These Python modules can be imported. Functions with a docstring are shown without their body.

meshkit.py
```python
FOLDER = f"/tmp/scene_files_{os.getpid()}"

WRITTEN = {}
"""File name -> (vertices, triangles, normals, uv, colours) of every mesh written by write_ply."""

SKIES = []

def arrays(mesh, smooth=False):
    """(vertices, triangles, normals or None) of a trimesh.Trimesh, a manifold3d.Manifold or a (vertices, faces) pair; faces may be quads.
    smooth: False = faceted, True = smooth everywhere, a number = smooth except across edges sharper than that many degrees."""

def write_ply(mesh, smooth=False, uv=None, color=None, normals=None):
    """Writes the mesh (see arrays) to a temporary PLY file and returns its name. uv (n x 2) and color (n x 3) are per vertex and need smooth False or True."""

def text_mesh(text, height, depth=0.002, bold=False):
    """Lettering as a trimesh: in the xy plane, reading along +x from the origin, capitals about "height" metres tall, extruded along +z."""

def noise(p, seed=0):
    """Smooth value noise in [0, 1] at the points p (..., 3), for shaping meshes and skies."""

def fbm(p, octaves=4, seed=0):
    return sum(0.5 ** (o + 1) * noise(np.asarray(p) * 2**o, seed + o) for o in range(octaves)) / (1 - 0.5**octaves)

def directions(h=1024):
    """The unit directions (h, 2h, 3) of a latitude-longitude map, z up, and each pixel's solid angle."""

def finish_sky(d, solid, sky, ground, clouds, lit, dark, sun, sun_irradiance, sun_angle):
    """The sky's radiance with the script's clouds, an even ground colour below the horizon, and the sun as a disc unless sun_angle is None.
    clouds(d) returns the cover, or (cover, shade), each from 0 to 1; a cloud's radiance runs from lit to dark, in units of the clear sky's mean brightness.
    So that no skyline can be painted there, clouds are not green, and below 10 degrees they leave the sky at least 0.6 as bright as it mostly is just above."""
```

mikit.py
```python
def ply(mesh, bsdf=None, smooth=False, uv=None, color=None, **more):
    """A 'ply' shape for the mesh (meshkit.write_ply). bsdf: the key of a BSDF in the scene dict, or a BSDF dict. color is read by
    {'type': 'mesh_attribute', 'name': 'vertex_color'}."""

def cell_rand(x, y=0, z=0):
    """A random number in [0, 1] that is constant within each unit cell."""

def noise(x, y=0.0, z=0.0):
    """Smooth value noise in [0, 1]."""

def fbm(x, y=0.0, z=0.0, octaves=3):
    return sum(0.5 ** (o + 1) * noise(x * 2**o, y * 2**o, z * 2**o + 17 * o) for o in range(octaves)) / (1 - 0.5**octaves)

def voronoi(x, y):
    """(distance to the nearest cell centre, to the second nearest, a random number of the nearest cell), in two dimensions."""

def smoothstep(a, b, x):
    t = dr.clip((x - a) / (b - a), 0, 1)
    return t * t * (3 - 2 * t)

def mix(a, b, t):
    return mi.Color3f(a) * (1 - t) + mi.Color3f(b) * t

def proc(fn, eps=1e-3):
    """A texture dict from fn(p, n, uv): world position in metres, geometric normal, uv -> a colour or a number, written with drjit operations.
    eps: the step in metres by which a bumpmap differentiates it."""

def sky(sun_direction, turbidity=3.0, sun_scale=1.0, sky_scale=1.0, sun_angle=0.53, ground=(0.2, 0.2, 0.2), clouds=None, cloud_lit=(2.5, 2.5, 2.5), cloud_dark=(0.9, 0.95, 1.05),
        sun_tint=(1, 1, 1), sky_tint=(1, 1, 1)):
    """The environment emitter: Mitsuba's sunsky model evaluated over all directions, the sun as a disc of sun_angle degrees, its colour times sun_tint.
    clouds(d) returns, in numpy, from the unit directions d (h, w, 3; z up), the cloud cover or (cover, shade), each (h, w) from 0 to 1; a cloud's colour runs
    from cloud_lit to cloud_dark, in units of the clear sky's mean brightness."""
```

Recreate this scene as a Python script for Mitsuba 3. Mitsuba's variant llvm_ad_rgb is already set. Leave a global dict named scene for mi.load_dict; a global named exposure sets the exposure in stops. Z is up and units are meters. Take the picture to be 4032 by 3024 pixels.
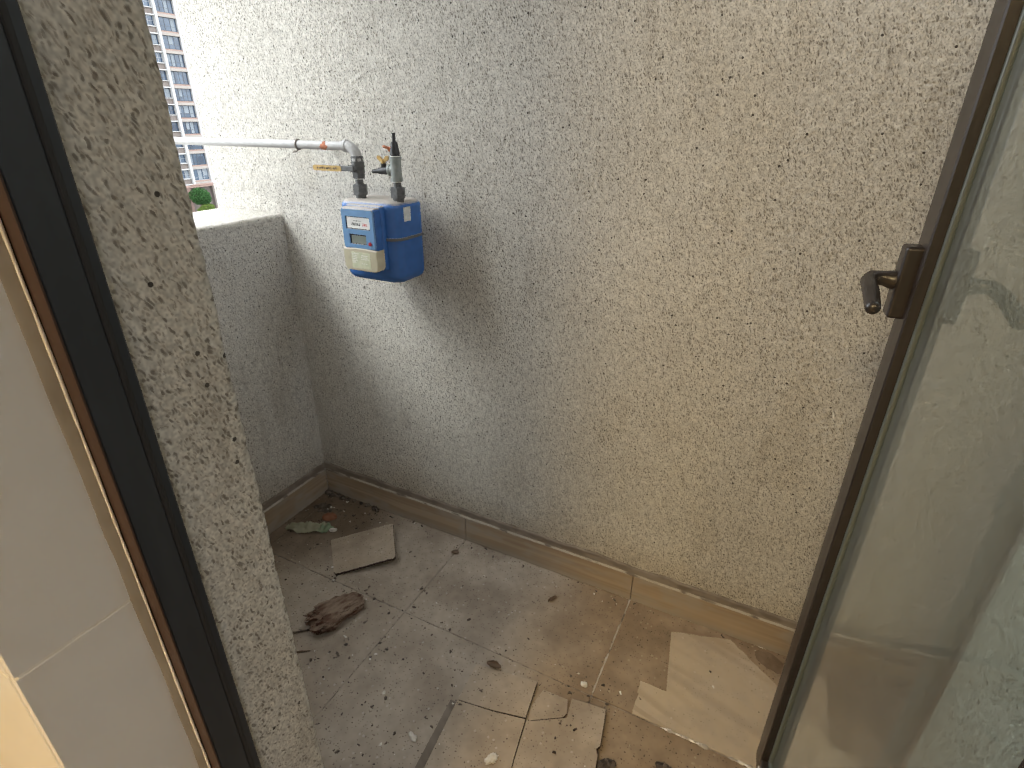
import math
import numpy as np
import trimesh
import manifold3d as m3
import drjit as dr
import mitsuba as mi
import mikit
import meshkit
from mikit import noise, fbm, voronoi, smoothstep, mix, cell_rand, proc
from shapely.geometry import Polygon

T = mi.ScalarTransform4f
scene, labels = {}, {}

# ------------------------------------------------------------------ camera, sky, lamp level, exposure
CAM = np.array([1.499, -1.3207, 1.368])
PITCH, ROLL, YAW = math.radians(25.693), math.radians(-0.265), math.radians(26.713)
_f = np.array([-math.sin(YAW) * math.cos(PITCH), math.cos(YAW) * math.cos(PITCH), -math.sin(PITCH)])
_r = np.array([math.cos(YAW), math.sin(YAW), 0.0])
_d = np.cross(_f, _r)
_d2 = -math.sin(ROLL) * _r + math.cos(ROLL) * _d
scene['camera'] = {'type': 'perspective', 'fov': 85.41, 'fov_axis': 'x', 'near_clip': 0.01, 'far_clip': 4000.0,
                   'to_world': T().look_at(origin=CAM.tolist(), target=(CAM + _f).tolist(), up=(-_d2).tolist())}
exposure = 4.85
SUN = (-0.50, -0.517, 0.695)
scene['sky'] = mikit.sky(SUN, turbidity=4, sun_scale=0.07, sun_angle=22, clouds=lambda d: 0.95,
                         cloud_lit=(1.70, 1.79, 1.86), sun_tint=(0.78, 1.0, 1.32))
LAMP = (2.75, 2.05, 1.06)

# ------------------------------------------------------------------ helpers
def numbered(name):
    if name not in scene and name not in labels:
        return name
    k = 1
    while f'{name}_{k:03d}' in scene or f'{name}_{k:03d}' in labels:
        k += 1
    return f'{name}_{k:03d}'


def add(name, mesh, bsdf, parent=None, smooth=30, label=None, cat=None, group=None, kind=None, **more):
    key = numbered(f'{parent}__{name}' if parent else name)
    scene[key] = mikit.ply(mesh, bsdf, smooth=smooth, **more)
    tag(key, label, cat, group, kind)
    return key


def tag(key, label=None, cat=None, group=None, kind=None):
    d = {k: v for k, v in (('label', label), ('category', cat), ('group', group), ('kind', kind)) if v}
    if d:
        labels[key] = d
    return key


def tm(man):
    m = man.to_mesh()
    return trimesh.Trimesh(m.vert_properties[:, :3], m.tri_verts, process=False)


def join(*ms):
    out = []
    for m in ms:
        out.extend(m if isinstance(m, list) else [m])
    return trimesh.util.concatenate([trimesh.Trimesh(m.vertices, m.faces, process=False) for m in out])


def box(x0, x1, y0, y1, z0, z1):
    m = trimesh.creation.box((x1 - x0, y1 - y0, z1 - z0))
    m.apply_translation(((x0 + x1) / 2, (y0 + y1) / 2, (z0 + z1) / 2))
    return m


def cham(x0, x1, y0, y1, z0, z1, c=0.001):
    """a box with chamfered edges"""
    parts = []
    for a, b, d in ((c, c, 0), (c, 0, c), (0, c, c)):
        parts.append(m3.Manifold.cube((x1 - x0 - 2 * a, y1 - y0 - 2 * b, z1 - z0 - 2 * d)).translate((x0 + a, y0 + b, z0 + d)))
    return tm(m3.Manifold.batch_hull(parts))


def rbox(x0, x1, y0, y1, z0, z1, r, seg=20):
    s = m3.Manifold.sphere(r, seg)
    return tm(m3.Manifold.batch_hull([s.translate((x, y, z)) for x in (x0 + r, x1 - r) for y in (y0 + r, y1 - r) for z in (z0 + r, z1 - r)]))


def hull_chain(pts, rad, seg=20, flat=None):
    out = m3.Manifold()
    for a, b, ra, rb in zip(pts[:-1], pts[1:], rad[:-1], rad[1:]):
        out += m3.Manifold.batch_hull([m3.Manifold.sphere(ra, seg).translate(tuple(a)), m3.Manifold.sphere(rb, seg).translate(tuple(b))])
    return tm(out)


def tube(pts, r, seg=18, caps=True):
    """a tube through pts; r a number or one per point"""
    pts = np.asarray(pts, float)
    rs = np.broadcast_to(r, len(pts))
    tan = np.gradient(pts, axis=0)
    tan /= np.linalg.norm(tan, axis=1, keepdims=True)
    up = np.array([0, 0, 1.0]) if abs(tan[0][2]) < 0.9 else np.array([0, 1.0, 0])
    V = []
    for p, t, rr in zip(pts, tan, rs):
        a = np.cross(t, up); a /= np.linalg.norm(a)
        b = np.cross(a, t); up = b
        w = np.linspace(0, 2 * np.pi, seg, endpoint=False)
        V.append(p + rr * (np.cos(w)[:, None] * a + np.sin(w)[:, None] * b))
    V = np.vstack(V)
    F = []
    for i in range(len(pts) - 1):
        for j in range(seg):
            a, b = i * seg + j, i * seg + (j + 1) % seg
            F += [[a, b + seg, b], [a, a + seg, b + seg]]
    if caps:
        V = np.vstack([V, pts[0], pts[-1]])
        n = len(pts) * seg
        for j in range(seg):
            F.append([n, j, (j + 1) % seg])
            F.append([n + 1, n - seg + (j + 1) % seg, n - seg + j])
    m = trimesh.Trimesh(V, F, process=False)
    m.fix_normals()
    return m


def lathe(prof, center, seg=32):
    """prof: (radius, z) pairs, turned about the vertical through center"""
    p = np.array(prof, float)
    m = trimesh.creation.revolve(p, sections=seg)
    m.apply_translation(center)
    m.fix_normals()
    return m


def hexnut(x, y, z0, z1, r):
    """hexagonal nut with chamfered corners, axis vertical"""
    a = tm(m3.Manifold.cylinder(z1 - z0, r, r, 6) ^ m3.Manifold.batch_hull([
        m3.Manifold.cylinder(z1 - z0 - 0.005, r, r, 36).translate((0, 0, 0.0025)), m3.Manifold.cylinder(z1 - z0, r * 0.86, r * 0.86, 36)]))
    a.apply_translation((x, y, z0))
    return a


def grid(P, disp=None):
    """mesh from a grid of points (n, m, 3), displaced along its normals by disp (n, m)"""
    P = np.asarray(P, float)
    if disp is not None:
        N = np.cross(np.gradient(P, axis=0), np.gradient(P, axis=1))
        N /= np.linalg.norm(N, axis=-1, keepdims=True) + 1e-12
        P = P + N * disp[..., None]
    n, m = P.shape[:2]
    i = np.arange(n * m).reshape(n, m)
    F = np.concatenate([np.stack([i[:-1, :-1], i[1:, :-1], i[1:, 1:]], -1).reshape(-1, 3), np.stack([i[:-1, :-1], i[1:, 1:], i[:-1, 1:]], -1).reshape(-1, 3)])
    return trimesh.Trimesh(P.reshape(-1, 3), F, process=False)


def resample(pts, step):
    pts = np.asarray(pts, float)
    s = np.r_[0, np.cumsum(np.linalg.norm(np.diff(pts, axis=0), axis=1))]
    q = np.linspace(0, s[-1], max(2, int(s[-1] / step) + 1))
    return np.stack([np.interp(q, s, pts[:, k]) for k in range(pts.shape[1])], -1)


def rough(P, amp, size, seed=0):
    """sprayed-stone relief: lumps of about `size` metres"""
    P = np.asarray(P)
    a = meshkit.noise(P / size, seed) - 0.5
    b = meshkit.noise(P / (size * 0.45), seed + 5) - 0.5
    pit = np.clip(meshkit.noise(P / (size * 1.3), seed + 9) - 0.72, 0, 1) * -3.0
    return amp * (a + 0.6 * b + pit)


def prism(poly, z0, z1, c=0.0006):
    """a flat plate from plan points with a small chamfer at its top"""
    pg = Polygon(poly)
    cs = m3.CrossSection([list(pg.exterior.coords)[:-1]]) if pg.exterior.is_ccw else m3.CrossSection([list(pg.exterior.coords)[::-1][1:]])
    return tm(m3.Manifold.extrude(cs, z1 - z0 - c).translate((0, 0, z0)) + m3.Manifold.extrude(cs.offset(-c, m3.JoinType.Miter), c).translate((0, 0, z1 - c - 1e-5)))


# ------------------------------------------------------------------ materials
def bs(name, d):
    scene[name] = {'type': 'twosided', 'b': d} if d['type'] not in ('thindielectric', 'dielectric', 'principledthin') else d
    return name


def pr(name, col, rough=0.5, spec=0.5, metal=0.0, **kw):
    c = col if isinstance(col, dict) else {'type': 'rgb', 'value': col}
    return bs(name, {'type': 'principled', 'base_color': c, 'roughness': rough, 'specular': spec, 'metallic': metal, **kw})


def bump(name, d, fn, scale, eps=1e-3):
    scene[name] = {'type': 'twosided', 'b': {'type': 'bumpmap', 'arbitrary': proc(fn, eps), 'scale': scale, 'b': d}}
    return name


def wall_st(p, n):
    up = dr.abs(n.z) > 0.7
    return p.x + dr.select(up, 0.0, p.y), p.z + dr.select(up, p.y, 0.0)


def stucco_col(p, n, uv):
    s, t = wall_st(p, n)
    # warp so that the flecks are irregular, most of them drawn out and steeply slanted like sprayed stone
    w = fbm(s * 150, t * 150, 0.0, 2) * 0.004
    w2 = fbm(s * 150 + 31, t * 150 + 17, 0.0, 2) * 0.004
    a, b = s + 0.30 * t + w, t * 0.52 + w2
    d1, _, r1 = voronoi(a * 330, b * 330)
    d2, _, r2 = voronoi(a * 225 + 7.3, b * 225 + 3.1)
    d3, _, r3 = voronoi(s * 30 + 1.7, t * 30 + 9.1)
    g = noise(s * 420, t * 420)
    g2 = fbm(a * 200 + 3, b * 200 + 5)
    clump = 0.5 * fbm(s * 16, t * 16, 3.0, 2) + 0.7 * fbm(s * 3.5, t * 3.5, 6.0, 2) - 0.1
    c = mix((0.465, 0.443, 0.40), (0.655, 0.632, 0.583), g2)
    c = c * (0.78 + 0.46 * g)
    c = mix(c, (0.30, 0.262, 0.215), smoothstep(0.52, 0.16, d1) * smoothstep(0.42, 0.66, r1 + 0.3 * (clump - 0.5)) * 0.62)
    c = mix(c, (0.125, 0.108, 0.09), smoothstep(0.50, 0.14, d2) * smoothstep(0.60, 0.82, r2 + 0.3 * (clump - 0.5)) * 0.74)
    c = mix(c, (0.03, 0.027, 0.025), smoothstep(0.085, 0.055, d3) * smoothstep(0.84, 0.88, r3) * 0.9)
    # soft soiling
    q = fbm(s * 2.3, t * 2.3)
    q2 = fbm(s * 7 + 4, t * 3.2, 2.0, 3)
    c = mix(c, c * mi.Color3f(0.80, 0.76, 0.70), smoothstep(0.62, 0.78, q2) * 0.28)
    # a few scuffs and run marks, and splash dirt above the skirting
    dr_ = smoothstep(0.74, 0.80, noise(s * 34, t * 4.5, 7.0)) * smoothstep(0.60, 0.72, noise(s * 5 + 2, t * 5, 9.0))
    c = mix(c, (0.26, 0.225, 0.19), dr_ * 0.16)
    c = mix(c, c * mi.Color3f(0.72, 0.66, 0.58), smoothstep(0.26, 0.11, t + 0.12 * (q2 - 0.5)) * 0.55)
    return c * (0.90 + 0.18 * q)


def stucco_bump(p, n, uv):
    s, t = wall_st(p, n)
    return fbm(s * 250 + 0.3 * t * 250, t * 210, 0.0, 3)


bump('stucco', {'type': 'diffuse', 'reflectance': proc(stucco_col)}, stucco_bump, 0.0026, 7e-4)


def dust_col(p):
    """grey building dust with blotches, pinholes and paler grout smears"""
    q = fbm(p.x * 9, p.y * 9, 0.0, 4)
    q2 = fbm(p.x * 60, p.y * 60, 2.0, 3)
    c = mix((0.300, 0.246, 0.194), (0.415, 0.354, 0.288), smoothstep(0.2, 0.8, q))
    c = c * (0.86 + 0.26 * q2)
    d, _, r = voronoi(p.x * 95, p.y * 95)
    c = mix(c, (0.09, 0.075, 0.062), smoothstep(0.24, 0.13, d) * smoothstep(0.90, 0.94, r) * 0.75)
    d, _, r = voronoi(p.x * 150 + 4, p.y * 150)
    c = mix(c, (0.15, 0.125, 0.10), smoothstep(0.3, 0.15, d) * smoothstep(0.78, 0.84, r) * 0.6)
    d, _, r = voronoi(p.x * 70 + 9, p.y * 70 + 2)
    c = mix(c, (0.62, 0.59, 0.54), smoothstep(0.3, 0.1, d) * smoothstep(0.93, 0.96, r) * 0.4)
    return c


def stone_col(p):
    """cream tile with long brown veins running along the wall"""
    w = fbm(p.x * 3, p.y * 9, 4.0, 3)
    v = noise(p.x * 2.2, (p.y + 0.28 * p.x + 0.05 * w) * 46, 1.0)
    v2 = noise(p.x * 1.3, (p.y + 0.30 * p.x + 0.04 * w) * 17, 5.0)
    c = mix((0.50, 0.405, 0.29), (0.38, 0.29, 0.195), smoothstep(0.5, 0.9, v) * 0.7)
    c = mix(c, (0.34, 0.26, 0.18), smoothstep(0.62, 0.85, v2) * 0.6)
    return c


def inside(p):
    """where boards had lain: the swept part of the tiles by the wall, a stepped outline"""
    x, y = p.x, p.y
    wob = (noise(x * 60, y * 60) - 0.5) * 0.006
    edge = dr.select(y > -0.269, 1.400 + (-0.07 - y) * 0.155, dr.select(y > -0.306, 1.3620, 1.366))
    a = smoothstep(-0.0015, 0.0015, x - edge + wob * 0.4)
    top = dr.select(x < 1.56, -0.072 + (x - 1.40) * 0.32, -0.021 - (x - 1.56) * 0.75)
    b = smoothstep(-0.003, 0.003, top - y + wob)
    return a * b * dr.select(y > -0.371, 1.0, 0.0)


def floor_col(p, n, uv):
    c = dust_col(p)
    # damp brown stain on the inner side, and the dark silt of the corner
    st = fbm(p.x * 4 + 7, p.y * 4, 1.0, 3)
    c = mix(c, c * mi.Color3f(0.80, 0.70, 0.58), smoothstep(0.95, 1.25, p.x + 0.25 * (st - 0.5)))
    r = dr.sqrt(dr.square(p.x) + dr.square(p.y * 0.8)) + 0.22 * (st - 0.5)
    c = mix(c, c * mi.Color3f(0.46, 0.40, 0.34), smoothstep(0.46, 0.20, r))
    # clean patch, its edge thinly smeared
    sw = smoothstep(0.35, 0.75, fbm(p.x * 26, p.y * 26, 3.0, 3))
    k = inside(p)
    cl = mix(stone_col(p), dust_col(p) * 1.2, 0.10 + 0.34 * sw)
    return mix(c, cl, k)


def floor_bump(p, n, uv):
    return fbm(p.x * 160, p.y * 160, 0.0, 3) * 0.6 + fbm(p.x * 30, p.y * 30, 0.0, 2)


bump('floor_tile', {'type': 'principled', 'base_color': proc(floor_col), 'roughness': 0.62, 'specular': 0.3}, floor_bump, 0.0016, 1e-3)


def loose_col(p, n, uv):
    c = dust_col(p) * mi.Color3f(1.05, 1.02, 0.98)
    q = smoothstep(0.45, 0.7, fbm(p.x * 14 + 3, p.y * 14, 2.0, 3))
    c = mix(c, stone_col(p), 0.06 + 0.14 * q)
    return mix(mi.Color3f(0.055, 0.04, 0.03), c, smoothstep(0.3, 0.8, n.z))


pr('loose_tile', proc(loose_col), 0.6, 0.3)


def skirt_col(p, n, uv):
    s = p.x + p.y
    w = fbm(s * 5, p.z * 20, 1.0, 3)
    v = noise(s * 3, (p.z + 0.012 * w) * 190, 3.0)
    v2 = noise(s * 2, (p.z + 0.02 * w) * 70, 8.0)
    c = mix((0.36, 0.268, 0.178), (0.285, 0.205, 0.13), v)
    c = mix(c, (0.44, 0.34, 0.235), smoothstep(0.55, 0.9, v2) * 0.6)
    d = fbm(s * 14, p.z * 30, 5.0, 3)
    c = mix(c, (0.36, 0.325, 0.28), smoothstep(0.42, 0.75, d) * 0.55 + 0.12)
    lo = smoothstep(0.035, 0.0, p.z + 0.02 * (d - 0.5))
    return mix(c, (0.33, 0.295, 0.25), lo * 0.75)


pr('skirting', proc(skirt_col), 0.5, 0.35)


def mortar_col(p, n, uv):
    q = fbm(p.x * 25 + p.y * 25, p.z * 60 + p.y * 20, 0.0, 3)
    c = mix((0.19, 0.158, 0.128), (0.25, 0.212, 0.175), smoothstep(0.3, 0.7, q))
    return mix(c, (0.46, 0.415, 0.355), smoothstep(0.1085, 0.1055, p.z) * smoothstep(0.05, 0.09, p.z) * smoothstep(0.3, 0.55, q + 0.1))


def mortar_bump(p, n, uv):
    return fbm((p.x + p.y) * 90, p.z * 90 + p.y * 40, 0.0, 3)


bump('mortar', {'type': 'diffuse', 'reflectance': proc(mortar_col)}, mortar_bump, 0.004, 1e-3)
pr('dusty_grout', (0.47, 0.42, 0.36), 0.8, 0.2)
pr('white_grout', proc(lambda p, n, uv: mix((0.40, 0.36, 0.31), (0.80, 0.77, 0.71), smoothstep(0.35, 0.6, fbm(p.x * 60 + p.z * 60, p.y * 60, 0.0, 3)))), 0.8, 0.2)
pr('grout_line', proc(lambda p, n, uv: mix((0.13, 0.11, 0.092), (0.34, 0.295, 0.25), smoothstep(0.32, 0.62, fbm(p.x * 45, p.y * 45, 0.0, 3)))), 0.85, 0.2)


def reveal_col(p, n, uv):
    q = fbm(p.x * 3 + p.y * 3, p.z * 2.2, 0.0, 4)
    v = noise(p.y * 8, p.z * 26 + p.y * 9, 2.0)
    c = mix((0.575, 0.555, 0.525), (0.65, 0.63, 0.60), q)
    return c * (0.97 + 0.05 * v)


pr('reveal_tile', proc(reveal_col), 0.22, 0.5)
pr('tile_grout', proc(lambda p, n, uv: mix((0.55, 0.51, 0.45), (0.74, 0.71, 0.65), noise(p.x * 90 + p.y * 90, p.z * 90))), 0.7, 0.2)
pr('caulk', proc(lambda p, n, uv: mix((0.20, 0.172, 0.14), (0.31, 0.275, 0.23), fbm(p.x * 60, p.y * 60, p.z * 22, 3))), 0.5, 0.4)
pr('room_paint', (0.40, 0.385, 0.36), 0.8, 0.2)
pr('room_floor', (0.42, 0.34, 0.25), 0.35, 0.5)
pr('slab_paint', (0.55, 0.54, 0.51), 0.85, 0.2)


def bronze_col(p, n, uv):
    q = fbm(p.x * 30 + p.y * 30, p.z * 6, 0.0, 3)
    return mix((0.011, 0.0080, 0.0075), (0.024, 0.018, 0.017), q)


pr('bronze', proc(bronze_col), 0.34, 0.7)
pr('frame_dark', proc(lambda p, n, uv: mix((0.017, 0.021, 0.028), (0.030, 0.035, 0.044), fbm(p.x * 20 + p.y * 50, p.z * 9, 0.0, 3))), 0.42, 0.55)
pr('frame_brown', proc(lambda p, n, uv: mix((0.034, 0.019, 0.0145), (0.055, 0.032, 0.025), fbm(p.x * 60, p.y * 60, p.z * 12, 3))), 0.45, 0.4)
pr('rubber', (0.020, 0.021, 0.024), 0.6, 0.4)
pr('bead', (0.088, 0.102, 0.098), 0.32, 0.55)
pr('screw', (0.62, 0.60, 0.56), 0.25, 0.5, 1.0)
scene['glass'] = {'type': 'blendbsdf', 'weight': proc(lambda p, n, uv: 0.16 + 0.10 * fbm(p.y * 7, p.z * 5, 1.0, 3)),   # a film of dust on the pane
                  'clear': {'type': 'thindielectric', 'int_ior': 1.52, 'specular_transmittance': {'type': 'rgb', 'value': (0.78, 0.86, 0.81)}},
                  'film': {'type': 'principledthin', 'base_color': {'type': 'rgb', 'value': (0.43, 0.45, 0.42)}, 'roughness': 0.9, 'diff_trans': 1.2, 'spec_trans': 0.0, 'eta': 1.3}}


def dusty(base, dust=(0.42, 0.375, 0.315), k=0.9):
    def fn(p, n, uv):
        q = fbm(p.x * 60, p.y * 60, p.z * 60, 3)
        c = mi.Color3f(base) * (0.9 + 0.2 * q)
        return mix(c, mi.Color3f(dust) * (0.8 + 0.4 * q), smoothstep(0.45, 0.85, n.z + 0.3 * (q - 0.5)) * k)
    return proc(fn)


pr('meter_blue', dusty((0.036, 0.118, 0.34)), 0.42, 0.5)
pr('meter_panel', dusty((0.14, 0.275, 0.48)), 0.40, 0.5)
pr('meter_seam', dusty((0.10, 0.105, 0.115)), 0.5, 0.5)
pr('meter_cover', dusty((0.50, 0.46, 0.335)), 0.35, 0.5)
pr('meter_label', proc(lambda p, n, uv: mix((0.62, 0.62, 0.47), (0.52, 0.54, 0.38), noise(p.x * 160, p.z * 160))), 0.5, 0.4)
pr('pale_print', (0.74, 0.73, 0.66), 0.5, 0.4)
pr('dial_white', (0.74, 0.74, 0.73), 0.35, 0.5)
pr('sticker', proc(lambda p, n, uv: mix((0.48, 0.51, 0.50), (0.60, 0.62, 0.60), noise(p.y * 260, p.z * 260))), 0.45, 0.4)
pr('window_frame_black', (0.03, 0.032, 0.035), 0.4, 0.5)
pr('lcd', (0.21, 0.235, 0.215), 0.25, 0.5)
pr('ink_black', (0.02, 0.02, 0.022), 0.5, 0.4)
pr('ink_red', (0.50, 0.05, 0.05), 0.5, 0.4)
pr('button_red', (0.38, 0.045, 0.06), 0.35, 0.5)


def galv_col(p, n, uv):
    q = fbm(p.x * 90, p.y * 90, p.z * 90, 3)
    d = fbm(p.x * 18, p.y * 18, p.z * 40 + 3, 3)
    c = mix((0.33, 0.325, 0.32), (0.46, 0.455, 0.45), q)
    return mix(c, (0.24, 0.19, 0.15), smoothstep(0.62, 0.8, d) * 0.5)


pr('galvanised', proc(galv_col), 0.42, 0.5)
pr('iron', proc(lambda p, n, uv: mix((0.045, 0.047, 0.050), (0.13, 0.132, 0.132), fbm(p.x * 130, p.y * 130, p.z * 130, 3))), 0.45, 0.55)
pr('tee_metal', proc(lambda p, n, uv: mix((0.16, 0.185, 0.175), (0.29, 0.31, 0.295), fbm(p.x * 110, p.y * 110, p.z * 110, 3))), 0.45, 0.55)
pr('black_plastic', (0.022, 0.022, 0.024), 0.45, 0.5)
pr('yellow_plastic', proc(lambda p, n, uv: mix((0.40, 0.25, 0.065), (0.50, 0.33, 0.11), noise(p.x * 200, p.y * 200, p.z * 200))), 0.45, 0.5)
pr('orange_paint', proc(lambda p, n, uv: mix((0.50, 0.16, 0.08), (0.66, 0.30, 0.18), noise(p.x * 200, p.y * 200, p.z * 200))), 0.6, 0.4)
pr('rust', proc(lambda p, n, uv: mix((0.30, 0.10, 0.06), (0.55, 0.25, 0.15), fbm(p.x * 200, p.y * 200, p.z * 200, 3))), 0.8, 0.2)
pr('tape', (0.80, 0.80, 0.79), 0.6, 0.4)
pr('wire', (0.20, 0.17, 0.15), 0.6, 0.4)
pr('pvc', (0.13, 0.135, 0.13), 0.5, 0.4)


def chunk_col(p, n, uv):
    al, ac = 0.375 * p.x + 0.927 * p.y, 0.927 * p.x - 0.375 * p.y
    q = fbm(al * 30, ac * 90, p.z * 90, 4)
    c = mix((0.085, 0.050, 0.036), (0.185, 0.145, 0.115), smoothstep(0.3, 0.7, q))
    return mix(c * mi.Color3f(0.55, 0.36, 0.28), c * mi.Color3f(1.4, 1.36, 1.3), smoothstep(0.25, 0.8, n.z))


pr('bark', proc(chunk_col), 0.85, 0.2)
pr('crumb_dark', proc(lambda p, n, uv: mix((0.04, 0.032, 0.026), (0.15, 0.12, 0.095), cell_rand(p.x * 120, p.y * 120))), 0.8, 0.2)
pr('crumb_pale', (0.72, 0.69, 0.63), 0.7, 0.3)
pr('dry_leaf', proc(lambda p, n, uv: mix((0.10, 0.065, 0.042), (0.22, 0.16, 0.115), fbm(p.x * 120, p.y * 120, p.z * 120, 3))), 0.7, 0.3)
pr('pale_flake', proc(lambda p, n, uv: mix((0.45, 0.41, 0.35), (0.74, 0.71, 0.65), fbm(p.x * 120, p.y * 120, p.z * 120, 3))), 0.7, 0.3)
pr('green_film', proc(lambda p, n, uv: mix(mix((0.24, 0.23, 0.155), (0.36, 0.35, 0.25), fbm(p.x * 40, p.y * 40, 0.0, 3)), (0.12, 0.22, 0.12), smoothstep(0.135, 0.17, p.x + 0.03 * (noise(p.x * 90, p.y * 90) - 0.5)) * 0.6)), 0.45, 0.5)
pr('dry_mud', proc(lambda p, n, uv: mix((0.14, 0.095, 0.06), (0.24, 0.175, 0.12), fbm(p.x * 60, p.y * 60, 0.0, 4))), 0.85, 0.2)
pr('terracotta', proc(lambda p, n, uv: mix((0.20, 0.075, 0.04), (0.30, 0.16, 0.10), fbm(p.x * 90, p.y * 90, p.z * 60, 3))), 0.8, 0.2)
# outside
pr('tower_render', proc(lambda p, n, uv: mix((0.13, 0.11, 0.10), (0.17, 0.145, 0.13), fbm(p.y * 0.7, p.z * 0.5, 0.0, 3))), 0.85, 0.2)
pr('tower_white', (0.34, 0.335, 0.33), 0.8, 0.2)
pr('tower_cream', (0.25, 0.225, 0.205), 0.85, 0.2)
pr('tower_pink', (0.24, 0.165, 0.14), 0.85, 0.2)
pr('tower_inside', (0.16, 0.17, 0.19), 0.9, 0.2)
pr('tower_frame', (0.05, 0.055, 0.065), 0.5, 0.5)
pr('tower_frame_pale', (0.26, 0.27, 0.28), 0.5, 0.5)
pr('curtain', (0.17, 0.19, 0.21), 0.9, 0.2)
pr('pane_blue', proc(lambda p, n, uv: mix((0.014, 0.026, 0.048), (0.045, 0.070, 0.105), cell_rand(p.y * 1.15 + 0.3, p.z * 0.69 + 0.2))), 0.12, 0.6)
pr('paving', proc(lambda p, n, uv: mix((0.24, 0.235, 0.22), (0.34, 0.33, 0.31), fbm(p.x * 0.6, p.y * 0.6, 0.0, 3))), 0.85, 0.2)
bs('leaf', {'type': 'principledthin', 'base_color': proc(lambda p, n, uv: mix((0.030, 0.075, 0.026), (0.065, 0.14, 0.05), cell_rand(p.x * 5, p.y * 5, p.z * 5))), 'roughness': 0.6, 'diff_trans': 0.6})
bs('leaf_pale', {'type': 'principledthin', 'base_color': proc(lambda p, n, uv: mix((0.10, 0.16, 0.04), (0.17, 0.22, 0.06), cell_rand(p.x * 5, p.y * 5, p.z * 5))), 'roughness': 0.6, 'diff_trans': 0.6})
pr('trunk_bark', (0.16, 0.13, 0.10), 0.9, 0.2)

# ------------------------------------------------------------------ the setting: ground, floor
g = trimesh.creation.cylinder(1500, 0.5, sections=64)
g.apply_translation((0, 0, -17.35))
add('ground', g, 'paving', smooth=False, kind='structure', label='pale paved ground between the apartment blocks, far below the balcony')

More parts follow.
